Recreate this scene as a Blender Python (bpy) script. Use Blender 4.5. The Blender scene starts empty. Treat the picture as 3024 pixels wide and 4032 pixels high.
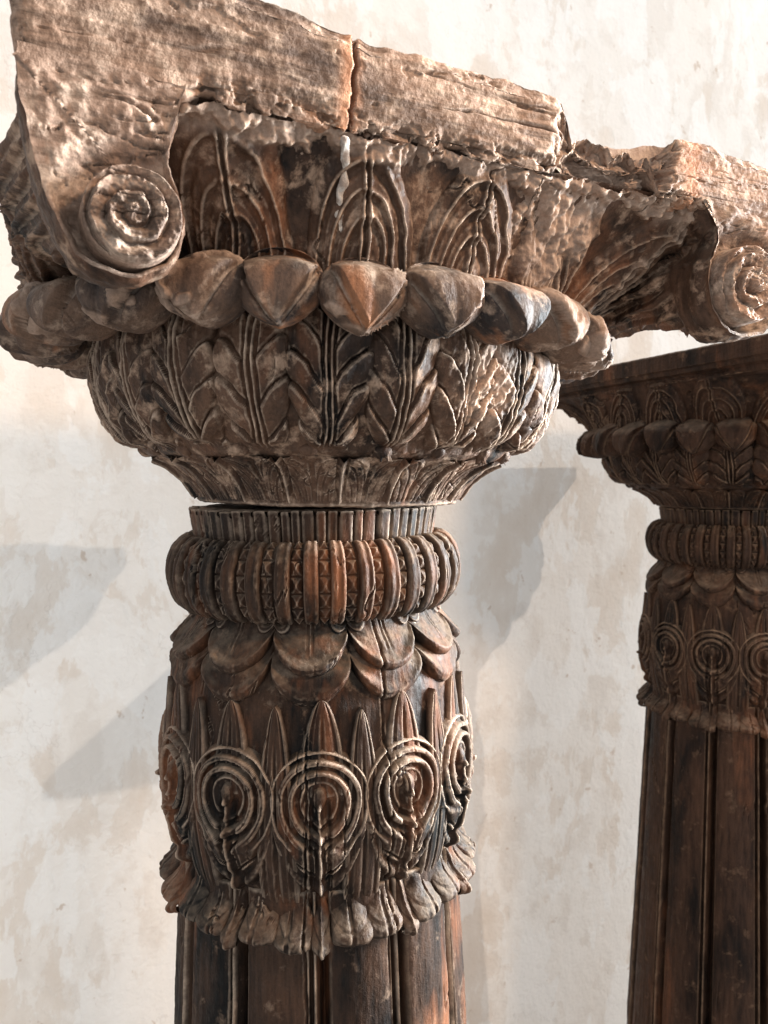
import bpy, math
import numpy as np
from mathutils import Vector, Quaternion, Matrix

scene = bpy.context.scene
R = math.radians
Z0 = 2.35                                   # eye height; heights below are written relative to it
YAW = R(66)
FWD = np.array([math.cos(YAW), math.sin(YAW), 0.0])
RGT = np.array([math.sin(YAW), -math.cos(YAW), 0.0])

# ------------------------------------------------------------------ camera
cam_d = bpy.data.cameras.new('camera'); cam = bpy.data.objects.new('camera', cam_d)
scene.collection.objects.link(cam); scene.camera = cam
cam_d.sensor_fit = 'VERTICAL'; cam_d.sensor_height = 36; cam_d.lens = 26
cam_d.clip_start = 0.01; cam_d.clip_end = 60
cam.location = (-0.3216, -0.952, Z0)
PITCH, ROLL = R(-3.0), R(-0.6)
fw = Vector(FWD) * math.cos(PITCH) + Vector((0, 0, 1)) * math.sin(PITCH)
q = fw.to_track_quat('-Z', 'Y')
cam.rotation_mode = 'QUATERNION'
cam.rotation_quaternion = Quaternion(fw, -ROLL) @ q
cam_d.dof.use_dof = True; cam_d.dof.focus_distance = 0.80; cam_d.dof.aperture_fstop = 9.0

# ------------------------------------------------------------------ world and lamps (an interior)
w = bpy.data.worlds.new('World'); scene.world = w; w.use_nodes = True
bg = w.node_tree.nodes['Background']
bg.inputs[0].default_value = (0.89, 0.95, 1.0, 1); bg.inputs[1].default_value = 0.60

def lamp(name, kind, loc, target, energy, col, **kw):
    d = bpy.data.lights.new(name, kind); d.energy = energy; d.color = col
    for k, v in kw.items(): setattr(d, k, v)
    o = bpy.data.objects.new(name, d); scene.collection.objects.link(o)
    o.location = loc
    o.rotation_euler = (Vector(target) - Vector(loc)).to_track_quat('-Z', 'Y').to_euler()
    return o
# gallery spotlight on the right: throws the capital shadows on the wall
lamp('gallery_spot_light', 'SPOT', (6.5, -4.9, Z0 + 4.8), (0.5, 0.3, Z0 - 0.4), 640, (1.0, 0.89, 0.78),
     spot_size=R(70), spot_blend=0.5, shadow_soft_size=0.032)
# warm ceiling light in front of the column, to the right
lamp('ceiling_light', 'AREA', (0.95, -1.55, Z0 + 1.15), (0.0, 0.0, Z0 + 0.0), 6.6, (1.0, 0.69, 0.44),
     shape='RECTANGLE', size=0.30, size_y=0.25, spread=R(100))
# window daylight from the right
lamp('window_light', 'AREA', (2.7, -0.65, Z0 + 0.3), (0.0, -0.95, Z0 - 0.1), 135, (0.86, 0.95, 1.0),
     shape='RECTANGLE', size=0.7, size_y=1.8, spread=R(62))

vs = scene.view_settings
vs.view_transform = 'Standard'; vs.look = 'None'; vs.exposure = 0.88; vs.gamma = 1.0
scene.render.engine = 'CYCLES'
scene.cycles.use_denoising = True
scene.cycles.max_bounces = 5

# ------------------------------------------------------------------ noise
rng = np.random.RandomState(7)
_perm = rng.permutation(512).astype(np.int64)
_perm = np.concatenate([_perm, _perm, _perm])
_g = rng.normal(size=(512, 3)); _g /= np.linalg.norm(_g, axis=1)[:, None]

def perlin(p):
    p = np.asarray(p, dtype=np.float64); sh = p.shape[:-1]; p = p.reshape(-1, 3)
    i = np.floor(p).astype(np.int64); f = p - i; i &= 511
    u = f * f * f * (f * (f * 6 - 15) + 10)
    out = np.zeros(len(p))
    for dx in (0, 1):
        for dy in (0, 1):
            for dz in (0, 1):
                h = _perm[_perm[_perm[(i[:, 0] + dx) & 511] + ((i[:, 1] + dy) & 511) & 511] + ((i[:, 2] + dz) & 511) & 511] & 511
                g = _g[h]
                d = g[:, 0] * (f[:, 0] - dx) + g[:, 1] * (f[:, 1] - dy) + g[:, 2] * (f[:, 2] - dz)
                wx = u[:, 0] if dx else 1 - u[:, 0]
                wy = u[:, 1] if dy else 1 - u[:, 1]
                wz = u[:, 2] if dz else 1 - u[:, 2]
                out += d * wx * wy * wz
    return out.reshape(sh) * 1.6

def fbm(p, sc=(1, 1, 1), octv=4, gain=0.5, off=0.0):
    p = np.asarray(p) * np.array(sc) + off
    a, s, t = 1.0, 0.0, 0.0
    for k in range(octv):
        s = s + a * perlin(p); t += a
        p = p * 2.03 + 17.3; a *= gain
    return s / t

def sst(a, b, x):
    t = np.clip((x - a) / (b - a), 0, 1); return t * t * (3 - 2 * t)
def bump(x, c, wd):                       # smooth ridge of half-width wd
    t = np.clip(1 - np.abs(x - c) / wd, 0, 1); return t * t * (3 - 2 * t)
def groove(ph, wd):                       # 1 at integer phases
    f = np.abs(ph - np.round(ph)); return 1 - sst(0, wd, f)

# ------------------------------------------------------------------ mesh helpers
def link(o, parent=None):
    scene.collection.objects.link(o)
    if parent is not None: o.parent = parent
    return o
def empty(name, loc):
    o = bpy.data.objects.new(name, None); o.location = loc; o.empty_display_size = 0.05
    return link(o)
def grid_mesh(name, P, mat, parent, wrap=False, cap=False, smooth=True, raw=None, rusty=None):
    nv, nu = P.shape[:2]
    idx = np.arange(nv * nu).reshape(nv, nu)
    if wrap:
        a = idx[:-1]; b = np.roll(idx, -1, axis=1)[:-1]; c = np.roll(idx, -1, axis=1)[1:]; d = idx[1:]
    else:
        a = idx[:-1, :-1]; b = idx[:-1, 1:]; c = idx[1:, 1:]; d = idx[1:, :-1]
    F = np.stack([a, b, c, d], -1).reshape(-1, 4)
    V = P.reshape(-1, 3)
    me = bpy.data.meshes.new(name)
    nF = len(F); extra = []
    if cap and wrap:
        extra = [list(idx[0][::-1]), list(idx[-1])]
    me.vertices.add(len(V)); me.vertices.foreach_set('co', V.astype(np.float32).ravel())
    nl = nF * 4 + sum(len(e) for e in extra)
    me.loops.add(nl)
    lv = F.ravel().tolist()
    for e in extra: lv += [int(x) for x in e]
    me.loops.foreach_set('vertex_index', np.array(lv, dtype=np.int32))
    me.polygons.add(nF + len(extra))
    st = list(range(0, nF * 4, 4)); tot = nF * 4
    for e in extra: st.append(tot); tot += len(e)
    me.polygons.foreach_set('loop_start', np.array(st, dtype=np.int32))
    me.update(calc_edges=True); me.validate()
    if smooth: me.polygons.foreach_set('use_smooth', [True] * len(me.polygons))
    for an_, arr in (('raw', raw), ('rusty', rusty)):
        if arr is not None:
            at = me.attributes.new(an_, 'FLOAT', 'POINT'); at.data.foreach_set('value', np.clip(arr, 0, 1).astype(np.float32).ravel())
    me.materials.append(mat)
    return link(bpy.data.objects.new(name, me), parent)

def normals(P, wrap=False):
    if wrap:
        du = np.roll(P, -1, axis=1) - np.roll(P, 1, axis=1)
    else:
        du = np.gradient(P, axis=1)
    dv = np.gradient(P, axis=0)
    n = np.cross(du, dv); l = np.linalg.norm(n, axis=-1, keepdims=True)
    return n / np.maximum(l, 1e-9)

def smooth_profile(pts, n):
    """Catmull-Rom through (r, h) points, n samples spaced by length"""
    p = np.array(pts, float)
    q = np.vstack([2 * p[0] - p[1], p, 2 * p[-1] - p[-2]])
    out = []
    for i in range(len(p) - 1):
        a, b, c, d = q[i], q[i + 1], q[i + 2], q[i + 3]
        t = np.linspace(0, 1, 24, endpoint=False)[:, None]
        out.append(0.5 * ((2 * b) + (c - a) * t + (2 * a - 5 * b + 4 * c - d) * t ** 2 + (3 * b - a - 3 * c + d) * t ** 3))
    out = np.vstack(out + [p[-1:]])
    L = np.concatenate([[0], np.cumsum(np.linalg.norm(np.diff(out, axis=0), axis=1))]); L /= L[-1]
    s = np.linspace(0, 1, n)
    return np.interp(s, L, out[:, 0]), np.interp(s, L, out[:, 1])

TH0 = math.atan2(-0.952, -0.3216)          # bearing of the viewer from the column axis

def wood_disp(P, amp=1.0, axis=2, off=0.0):
    """weathered timber: coarse unevenness, grain, thin checks"""
    sg = [75, 75, 75]; sg[axis] = 7
    sc = [26, 26, 26]; sc[axis] = 14
    sk = [40, 40, 40]; sk[axis] = 3.2
    d = 0.0016 * fbm(P, sc, 3, off=off) + 0.0010 * fbm(P, sg, 2, off=off + 5) + 0.0006 * fbm(P, (170, 170, 170), 2, off=off + 9)
    ck = np.abs(fbm(P, sk, 2, off=off + 31))
    ckm = sst(0.05, 0.35, fbm(P, (9, 9, 9), 2, off=off + 3))
    d = d - 0.0045 * (1 - sst(0.0, 0.022, ck)) * ckm
    if axis == 2:                          # two long drying checks down the column
        an = np.arctan2(P[..., 1], P[..., 0]) - TH0
        an = (an + math.pi) % (2 * math.pi) - math.pi
        hz = P[..., 2] - Z0; rad_ = np.hypot(P[..., 0], P[..., 1])
        wv = 0.030 * perlin(np.stack([hz * 9, 0 * hz, 0 * hz + 3.3], -1)) + 0.008 * perlin(np.stack([hz * 60, 0 * hz, 0 * hz + 8.3], -1))
        on = (rad_ < 0.225) * (hz < -0.17)
        d = d - on * (0.007 * bump(an, R(24) + wv, 0.011) * sst(-0.62, -0.52, hz) + 0.006 * bump(an, R(-5) - wv, 0.010) * sst(-0.28, -0.30, hz))
    return amp * d

def rev(prof_r, prof_h, th, hf=None, amp=1.0, off=0.0, wrap=False):
    """surface of revolution over angles th, displaced along its normal by hf(A, T) + weathering"""
    A, _ = np.meshgrid(th, prof_r)
    Rr = np.repeat(prof_r[:, None], len(th), 1); Hh = np.repeat(prof_h[:, None], len(th), 1)
    P = np.stack([Rr * np.cos(A), Rr * np.sin(A), Hh + Z0], -1)
    N = normals(P, wrap)
    d = 0
    if hf is not None: d = hf
    P = P + N * np.asarray(d)[..., None] if hf is not None else P
    if amp: P = P + N * wood_disp(P, amp, 2, off)[..., None]
    return P

# ------------------------------------------------------------------ materials
def mat_new(name):
    m = bpy.data.materials.new(name); m.use_nodes = True
    nt = m.node_tree; nt.nodes.clear()
    return m, nt
def N_(nt, t, **kw):
    n = nt.nodes.new(t)
    for k, v in kw.items(): setattr(n, k, v)
    return n
def ramp(nt, src, stops):
    n = N_(nt, 'ShaderNodeValToRGB'); e = n.color_ramp.elements
    while len(e) < len(stops): e.new(0.5)
    for el, (p, c) in zip(e, stops):
        el.position = p; el.color = (c, c, c, 1) if not hasattr(c, '__len__') else (*c, 1)
    nt.links.new(src, n.inputs[0]); return n.outputs[0]
def noise(nt, vec, scale, detail=6, rough=0.55, dist=0.0):
    n = N_(nt, 'ShaderNodeTexNoise'); n.inputs['Scale'].default_value = scale
    n.inputs['Detail'].default_value = detail; n.inputs['Roughness'].default_value = rough
    n.inputs['Distortion'].default_value = dist
    nt.links.new(vec, n.inputs['Vector']); return n.outputs[0]
def mapping(nt, vec, sc, loc=(0, 0, 0)):
    n = N_(nt, 'ShaderNodeMapping'); n.inputs['Scale'].default_value = sc; n.inputs['Location'].default_value = loc
    nt.links.new(vec, n.inputs['Vector']); return n.outputs[0]
def mix(nt, fac, a, b, mode='MIX'):
    n = N_(nt, 'ShaderNodeMix', data_type='RGBA', blend_type=mode)
    for k, v in (('Factor', fac), ('A', a), ('B', b)):
        s = [i for i in n.inputs if i.name == k and (i.type == 'RGBA' or k == 'Factor' and i.type == 'VALUE')][0]
        if isinstance(v, (int, float)): s.default_value = v
        elif isinstance(v, tuple): s.default_value = (*v, 1)
        else: nt.links.new(v, s)
    return [o for o in n.outputs if o.type == 'RGBA'][0]
def math_(nt, op, a, b=None):
    n = N_(nt, 'ShaderNodeMath', operation=op)
    for i, v in enumerate((a, b)):
        if v is None: continue
        if isinstance(v, (int, float)): n.inputs[i].default_value = v
        else: nt.links.new(v, n.inputs[i])
    return n.outputs[0]

def wood_mat(name, dark, mid, pale, rust, edge, patch=(0.48, 0.62), pale_rng=(0.50, 0.68), rust_rng=(0.56, 0.68),
             edge_amt=0.75, rough=(0.42, 0.75), axis=2, bump_s=0.55, seed=0.0, grain=0.75, gs=0.10, bm=0.9):
    m, nt = mat_new(name)
    out = N_(nt, 'ShaderNodeOutputMaterial'); b = N_(nt, 'ShaderNodeBsdfPrincipled')
    nt.links.new(b.outputs[0], out.inputs[0])
    geo = N_(nt, 'ShaderNodeNewGeometry'); pos = geo.outputs['Position']
    pos = mapping(nt, pos, (1, 1, 1), (seed, seed * 0.7, seed * 1.3))
    g = [1, 1, 1]; g[axis] = gs
    gr = [1, 1, 1]; gr[axis] = 0.28
    n_big = noise(nt, mapping(nt, pos, tuple(gr)), 14, 5, 0.62, 0.3)
    n_mid = noise(nt, pos, 36, 5, 0.68, 0.15)
    n_gr = noise(nt, mapping(nt, pos, tuple(g)), 160, 3, 0.6)
    n_rust = noise(nt, mapping(nt, pos, tuple(gr), (3.1, 1.7, 0.4)), 11, 4, 0.62, 0.3)
    n_fine = noise(nt, pos, 340, 2, 0.7)
    c = mix(nt, ramp(nt, n_big, [(patch[0] - 0.12, 0.0), (patch[1], 1.0)]), dark, mid)
    c = mix(nt, ramp(nt, n_mid, [(pale_rng[0], 0.0), (pale_rng[1], 1.0)]), c, pale)
    c = mix(nt, ramp(nt, n_rust, [(rust_rng[0], 0.0), (rust_rng[1], 0.85)]), c, rust)
    c = mix(nt, grain, c, ramp(nt, n_gr, [(0.30, 0.42), (0.5, 0.95), (0.72, 1.35)]), 'MULTIPLY')
    att = N_(nt, 'ShaderNodeAttribute'); att.attribute_name = 'raw'
    c = mix(nt, math_(nt, 'MULTIPLY', att.outputs['Fac'], ramp(nt, n_mid, [(0.30, 0.55), (0.5, 1.0)])), c, mix(nt, n_mid, (0.14, 0.085, 0.058), (0.38, 0.27, 0.205)))
    at2 = N_(nt, 'ShaderNodeAttribute'); at2.attribute_name = 'rusty'
    c = mix(nt, at2.outputs['Fac'], c, mix(nt, n_mid, (0.18, 0.07, 0.032), (0.44, 0.22, 0.125)))
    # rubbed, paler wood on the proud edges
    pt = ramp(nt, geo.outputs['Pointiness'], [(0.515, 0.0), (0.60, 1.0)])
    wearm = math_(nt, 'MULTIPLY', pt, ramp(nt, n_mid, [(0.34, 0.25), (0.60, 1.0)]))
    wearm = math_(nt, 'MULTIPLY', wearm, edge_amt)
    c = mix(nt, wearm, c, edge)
    c = mix(nt, 0.55, c, ramp(nt, n_fine, [(0.25, 0.55), (0.5, 1.0), (0.8, 1.3)]), 'MULTIPLY')
    # settled dust on ledges that face up
    sx = N_(nt, 'ShaderNodeSeparateXYZ'); nt.links.new(geo.outputs['Normal'], sx.inputs[0])
    du = math_(nt, 'MULTIPLY', ramp(nt, sx.outputs[2], [(0.35, 0.0), (0.9, 0.38)]), ramp(nt, n_mid, [(0.38, 0.2), (0.6, 1.0)]))
    c = mix(nt, du, c, (0.30, 0.225, 0.165))
    nt.links.new(c, b.inputs['Base Color'])
    nt.links.new(ramp(nt, n_mid, [(0.35, rough[0]), (0.65, rough[1])]), b.inputs['Roughness'])
    b.inputs['Specular IOR Level'].default_value = 0.12
    hgt = math_(nt, 'ADD', math_(nt, 'MULTIPLY', n_gr, 0.7), math_(nt, 'ADD', math_(nt, 'MULTIPLY', n_fine, 0.35), math_(nt, 'MULTIPLY', n_mid, bm)))
    bp = N_(nt, 'ShaderNodeBump'); bp.inputs['Strength'].default_value = bump_s; bp.inputs['Distance'].default_value = 0.003
    nt.links.new(hgt, bp.inputs['Height']); nt.links.new(bp.outputs[0], b.inputs['Normal'])
    return m

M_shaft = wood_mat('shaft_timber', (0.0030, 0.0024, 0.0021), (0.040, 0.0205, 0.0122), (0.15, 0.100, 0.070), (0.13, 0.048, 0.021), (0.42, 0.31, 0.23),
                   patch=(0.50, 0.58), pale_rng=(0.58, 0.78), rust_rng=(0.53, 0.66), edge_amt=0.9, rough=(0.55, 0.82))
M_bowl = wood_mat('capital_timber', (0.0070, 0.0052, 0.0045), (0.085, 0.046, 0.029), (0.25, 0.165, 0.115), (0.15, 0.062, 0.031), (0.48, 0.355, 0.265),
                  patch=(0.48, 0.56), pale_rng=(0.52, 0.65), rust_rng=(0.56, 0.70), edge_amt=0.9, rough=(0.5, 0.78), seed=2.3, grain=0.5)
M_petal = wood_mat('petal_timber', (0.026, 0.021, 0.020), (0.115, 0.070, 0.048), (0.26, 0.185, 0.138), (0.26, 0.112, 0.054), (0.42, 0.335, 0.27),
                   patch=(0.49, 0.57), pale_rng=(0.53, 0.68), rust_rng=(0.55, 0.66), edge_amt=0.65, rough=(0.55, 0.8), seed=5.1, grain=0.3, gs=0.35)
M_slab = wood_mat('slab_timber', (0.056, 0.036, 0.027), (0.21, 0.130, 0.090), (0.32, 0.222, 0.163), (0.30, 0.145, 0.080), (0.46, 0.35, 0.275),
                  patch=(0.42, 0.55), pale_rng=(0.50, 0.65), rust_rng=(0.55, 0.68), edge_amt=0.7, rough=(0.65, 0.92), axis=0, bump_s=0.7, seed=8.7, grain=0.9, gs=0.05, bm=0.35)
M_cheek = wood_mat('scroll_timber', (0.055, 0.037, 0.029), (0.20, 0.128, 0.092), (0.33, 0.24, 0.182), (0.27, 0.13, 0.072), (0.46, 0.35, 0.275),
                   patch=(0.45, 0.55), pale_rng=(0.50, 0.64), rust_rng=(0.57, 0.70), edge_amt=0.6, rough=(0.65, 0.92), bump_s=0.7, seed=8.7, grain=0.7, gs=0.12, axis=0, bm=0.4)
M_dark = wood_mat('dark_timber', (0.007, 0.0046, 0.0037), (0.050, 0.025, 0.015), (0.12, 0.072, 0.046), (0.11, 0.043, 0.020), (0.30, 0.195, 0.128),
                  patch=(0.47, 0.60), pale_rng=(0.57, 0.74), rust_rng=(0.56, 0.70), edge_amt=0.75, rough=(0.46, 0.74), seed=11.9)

def mortar_mat():
    m, nt = mat_new('mortar'); out = N_(nt, 'ShaderNodeOutputMaterial'); b = N_(nt, 'ShaderNodeBsdfPrincipled')
    nt.links.new(b.outputs[0], out.inputs[0])
    pos = N_(nt, 'ShaderNodeNewGeometry').outputs['Position']
    n = noise(nt, pos, 120, 6, 0.65)
    nt.links.new(mix(nt, ramp(nt, n, [(0.4, 0.0), (0.62, 1.0)]), (0.20, 0.15, 0.12), (0.44, 0.39, 0.34)), b.inputs['Base Color'])
    b.inputs['Roughness'].default_value = 0.85
    bp = N_(nt, 'ShaderNodeBump'); bp.inputs['Distance'].default_value = 0.002; nt.links.new(n, bp.inputs['Height']); nt.links.new(bp.outputs[0], b.inputs['Normal'])
    return m
M_mortar = mortar_mat()

def wall_mat():
    m, nt = mat_new('old_plaster'); out = N_(nt, 'ShaderNodeOutputMaterial'); b = N_(nt, 'ShaderNodeBsdfPrincipled')
    nt.links.new(b.outputs[0], out.inputs[0])
    pos = N_(nt, 'ShaderNodeNewGeometry').outputs['Position']
    cloud = noise(nt, mapping(nt, pos, (1.0, 1.0, 0.6)), 2.2, 6, 0.58, 0.2)
    patch = noise(nt, mapping(nt, pos, (1.15, 1.0, 0.62), (4.2, 0, 1.1)), 4.8, 8, 0.62, 0.25)
    patch2 = noise(nt, mapping(nt, pos, (1.0, 1.0, 0.7), (9.3, 0, 5.7)), 6.0, 7, 0.62, 0.3)
    white = noise(nt, mapping(nt, pos, (1.0, 1.0, 0.6), (1.3, 0, 8.8)), 4.2, 7, 0.6, 0.3)
    spots = noise(nt, mapping(nt, pos, (1, 1, 0.8), (7.7, 0, 2.2)), 17, 4, 0.6, 0.3)
    streak = noise(nt, mapping(nt, pos, (1, 1, 0.07)), 30, 3, 0.6)
    patch3 = noise(nt, mapping(nt, pos, (1.0, 1.0, 0.8), (2.3, 0, 15.7)), 10.0, 7, 0.66, 0.4)
    c = mix(nt, ramp(nt, cloud, [(0.36, 0.0), (0.62, 1.0)]), (0.82, 0.745, 0.675), (0.87, 0.815, 0.76))
    c = mix(nt, ramp(nt, patch2, [(0.52, 0.0), (0.60, 0.6)]), c, (0.735, 0.655, 0.585))
    c = mix(nt, ramp(nt, patch, [(0.53, 0.0), (0.548, 0.42), (0.68, 0.8)]), c, (0.71, 0.60, 0.505))
    c = mix(nt, ramp(nt, patch3, [(0.58, 0.0), (0.61, 0.4)]), c, (0.73, 0.64, 0.56))
    c = mix(nt, ramp(nt, white, [(0.51, 0.0), (0.53, 0.7)]), c, (0.88, 0.835, 0.79))
    c = mix(nt, ramp(nt, spots, [(0.67, 0.0), (0.71, 0.6)]), c, (0.52, 0.38, 0.28))
    hair = math_(nt, 'ABSOLUTE', math_(nt, 'SUBTRACT', noise(nt, mapping(nt, pos, (1, 1, 0.5), (5.5, 0, 3.1)), 3.0, 6, 0.62, 0.3), 0.5))
    hm = math_(nt, 'MULTIPLY', ramp(nt, hair, [(0.0, 1.0), (0.0035, 0.0)]), ramp(nt, cloud, [(0.50, 0.0), (0.56, 0.22)]))
    c = mix(nt, hm, c, (0.42, 0.34, 0.28))
    c = mix(nt, 0.2, c, ramp(nt, streak, [(0.25, 0.88), (0.5, 1.0), (0.8, 1.05)]), 'MULTIPLY')
    nt.links.new(c, b.inputs['Base Color']); b.inputs['Roughness'].default_value = 0.8
    b.inputs['Specular IOR Level'].default_value = 0.25
    h = math_(nt, 'ADD', math_(nt, 'MULTIPLY', ramp(nt, patch, [(0.51, 1.0), (0.56, 0.0)]), 0.22), math_(nt, 'ADD', noise(nt, pos, 22, 8, 0.6), math_(nt, 'MULTIPLY', noise(nt, pos, 90, 4, 0.6), 0.3)))
    bp = N_(nt, 'ShaderNodeBump'); bp.inputs['Strength'].default_value = 0.6; bp.inputs['Distance'].default_value = 0.009
    nt.links.new(h, bp.inputs['Height']); nt.links.new(bp.outputs[0], b.inputs['Normal'])
    return m

def floor_mat():
    m, nt = mat_new('floor_stone'); out = N_(nt, 'ShaderNodeOutputMaterial'); b = N_(nt, 'ShaderNodeBsdfPrincipled')
    nt.links.new(b.outputs[0], out.inputs[0])
    pos = N_(nt, 'ShaderNodeNewGeometry').outputs['Position']
    nt.links.new(mix(nt, noise(nt, pos, 6, 8), (0.50, 0.45, 0.40), (0.64, 0.59, 0.54)), b.inputs['Base Color'])
    b.inputs['Roughness'].default_value = 0.7
    return m

# ------------------------------------------------------------------ the setting
def box(name, lo, hi, mat, parent=None):
    x0, y0, z0 = lo; x1, y1, z1 = hi
    me = bpy.data.meshes.new(name)
    me.from_pydata([(x0,y0,z0),(x1,y0,z0),(x1,y1,z0),(x0,y1,z0),(x0,y0,z1),(x1,y0,z1),(x1,y1,z1),(x0,y1,z1)], [],
                   [(3,2,1,0),(4,5,6,7),(0,1,5,4),(1,2,6,5),(2,3,7,6),(3,0,4,7)])
    me.materials.append(mat)
    return link(bpy.data.objects.new(name, me), parent)
YW = 0.93
wall = box('wall', (-3.0, YW, 0.0), (5.0, YW + 0.12, 4.4), wall_mat()); wall['kind'] = 'structure'
floor = box('floor', (-3.0, -3.2, -0.1), (5.0, YW, 0.0), floor_mat()); floor['kind'] = 'structure'

# ------------------------------------------------------------------ the column
SEC = 2 * math.pi / 12
def build_column(root):
    # --- fluted shaft
    hs = np.concatenate([np.linspace(-2.22, -0.80, 90), np.linspace(-0.795, -0.475, 90)])
    rs = 0.1815 + 0.050 * np.clip(-0.50 - hs, 0, 0.85)
    th = np.linspace(0, 2 * math.pi, 12 * 64, endpoint=False)
    A = np.repeat(th[None], len(hs), 0)
    a = ((A - TH0 - R(0)) / SEC); a = (a - np.round(a)) * 2          # -1..1, 0 = groove centre
    ab = np.abs(a)
    d = 0.0035 * (1 - np.clip((1 - ab) / 0.78, 0, 1) ** 2)             # softly swelling face
    d = d * 0 + 0.007 * np.sqrt(np.clip(1 - ((1 - ab) / 0.84) ** 2, 0, 1))
    d = np.where(ab < 0.16, -0.004, d)
    d = d - 0.022 * bump(a, 0.05, 0.15) + 0.009 * bump(a, -0.145, 0.055) - 0.010 * bump(a, -0.25, 0.07)
    grid_mesh('shaft', rev(rs, hs, th, d, 1.0, 0, True), M_shaft, root, True, True)
    # --- base on the floor
    pr, ph = smooth_profile([(0.29, -2.35), (0.295, -2.31), (0.26, -2.28), (0.275, -2.25), (0.25, -2.225), (0.222, -2.20)], 30)
    grid_mesh('base', rev(pr, ph, np.linspace(0, 2 * math.pi, 96, endpoint=False), None, 1.0, 3, True), M_shaft, root, True, True)
    # --- bulging band behind the medallions
    pr, ph = smooth_profile([(0.172, -0.512), (0.176, -0.495), (0.186, -0.462), (0.1945, -0.41), (0.1955, -0.358), (0.191, -0.30), (0.186, -0.25), (0.172, -0.225), (0.150, -0.20), (0.150, -0.165)], 130)
    th = np.linspace(0, 2 * math.pi, 720, endpoint=False)
    band = grid_mesh('carved_band', rev(pr, ph, th, np.zeros((130, 720)), 1.2, 12, True), M_shaft, root, True, True)
    # --- leaves standing over the medallions
    def leaf(al, hb, ht, wid, up, k):
        nt_, na = 46, 30
        t = np.linspace(0, 1, nt_); hh = hb + (ht - hb) * t
        rr = np.interp(hh, ph, pr) if False else np.interp(hh, ph[np.argsort(ph)], pr[np.argsort(ph)])
        u = np.linspace(-1, 1, na); U, T = np.meshgrid(u, t)
        wd = wid * np.sqrt(np.clip(1 - T ** 2.6, 0.0004, 1)) * (1 - 0.25 * T ** 5)
        Aa = TH0 + al + U * wd
        P = np.stack([rr[:, None] * np.cos(Aa), rr[:, None] * np.sin(Aa), np.repeat(hh[:, None], na, 1) + Z0], -1)
        Nn = np.stack([np.cos(Aa), np.sin(Aa), 0 * Aa], -1)
        dd = up * (1 - 0.25 * np.abs(U) ** 3) - (up + 0.004) * sst(0.88, 1.0, np.abs(U)) - 0.016 * sst(0.14, 0.0, T) - 0.0040 * bump(U, 0.0, 0.13) * sst(0.92, 0.70, T) - 0.0026 * bump(np.abs(U), 0.60, 0.11)
        P = P + Nn * (dd + wood_disp(P, 0.8, 2, k))[..., None]
        grid_mesh('leaf', P, M_shaft, band)
    for k in range(12):
        j_ = lambda a_: rng.uniform(-a_, a_)
        leaf(k * SEC + R(0.5 + j_(1.2)), -0.372, -0.252 + j_(.003), R(7.4 + j_(.5)), 0.0080, k + 60)
        leaf(k * SEC + SEC / 2 + R(j_(1.)), -0.535, -0.260 + j_(.004), R(7.2 + j_(.5)), 0.0095, k)
    # --- peacock eye medallions
    hm = np.linspace(-0.502, -0.294, 150); srt = np.argsort(ph); rm = np.interp(hm, ph[srt], pr[srt])
    for k in range(12):
        xa = np.linspace(-1, 1, 110) * R(17.2)
        A, Hh = np.meshgrid(xa, hm)
        x = A * 0.198; y = Hh + 0.359
        wob = 0.0016 * fbm(np.stack([x * 30 + k * 7, y * 30, 0 * x + k], -1), octv=2)
        x = x + wob; y = y + 0.5 * wob
        up = y > 0
        rho = np.where(up, np.hypot(x / 0.0575, y / 0.0560), np.hypot(x / 0.0575, y / 0.118))
        rr0 = np.where(up, np.hypot(x / 0.0575, y / 0.0560), np.hypot(x / 0.0575, y / 0.078))
        low = sst(-0.038, -0.062, y)                                     # 1 in the leafy foot
        d = 0.012 * np.sqrt(np.clip(1.06 - rho ** 2, 0, 1)) + 0.001
        d = np.where(rho > 1.0, 0.006 - 0.09 * (rho - 1.0), d)
        ring = bump(rr0, 0.95, 0.10) + 0.9 * bump(rr0, 0.73, 0.09) + 0.9 * bump(rr0, 0.53, 0.085)
        val = bump(rr0, 0.84, 0.07) + bump(rr0, 0.63, 0.07) + bump(rr0, 0.42, 0.09)
        ring = np.minimum(1, 1.7 * ring) * (1 - low); val = np.minimum(1, 1.5 * val) * (1 - low)
        ring = np.maximum(ring, 0.9 * bump(rho, 0.94, 0.11)); val = np.maximum(val, 0.9 * bump(rho, 0.80, 0.08) * low)
        wear = 1 - 0.45 * sst(0.15, 0.45, fbm(np.stack([x * 45 + k * 3.1, y * 45, 0 * x + k * 1.7], -1), octv=3))
        d = d + (0.0042 * ring - 0.0058 * val) * wear
        d = d - 0.006 * (1 - sst(0.26, 0.40, rr0)) * (1 - low)             # sunk eye
        # drop and stem
        d = d + 0.009 * np.sqrt(np.clip(1 - (x / 0.0075) ** 2 - ((y - 0.002) / 0.012) ** 2, 0, 1))
        d = d + (0.0062 * bump(x, 0.0, 0.0052) - 0.005 * (bump(x, 0.009, 0.005) + bump(x, -0.009, 0.005))) * sst(0.002, -0.010, y)
        d = d + 0.0030 * bump(x, 0.0, 0.0026) * sst(0.0, -0.01, y)
        # upswept leaflets
        p = (y - 1.25 * np.abs(x) + 11 * x * x) / 0.0330
        lf = p - np.floor(p)
        d = d + low * (0.0025 + 0.0070 * (lf ** 1.3) - 0.0055 * groove(p, 0.10)) * (np.abs(x) > 0.006) * (1 - sst(0.74, 0.84, rho)) * wear
        d = d - 0.012 * sst(0.9, 1.08, rho) * 1.0
        Aa = TH0 + k * SEC + A
        P = np.stack([rm[:, None] * np.cos(Aa), rm[:, None] * np.sin(Aa), Hh + Z0], -1)
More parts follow.
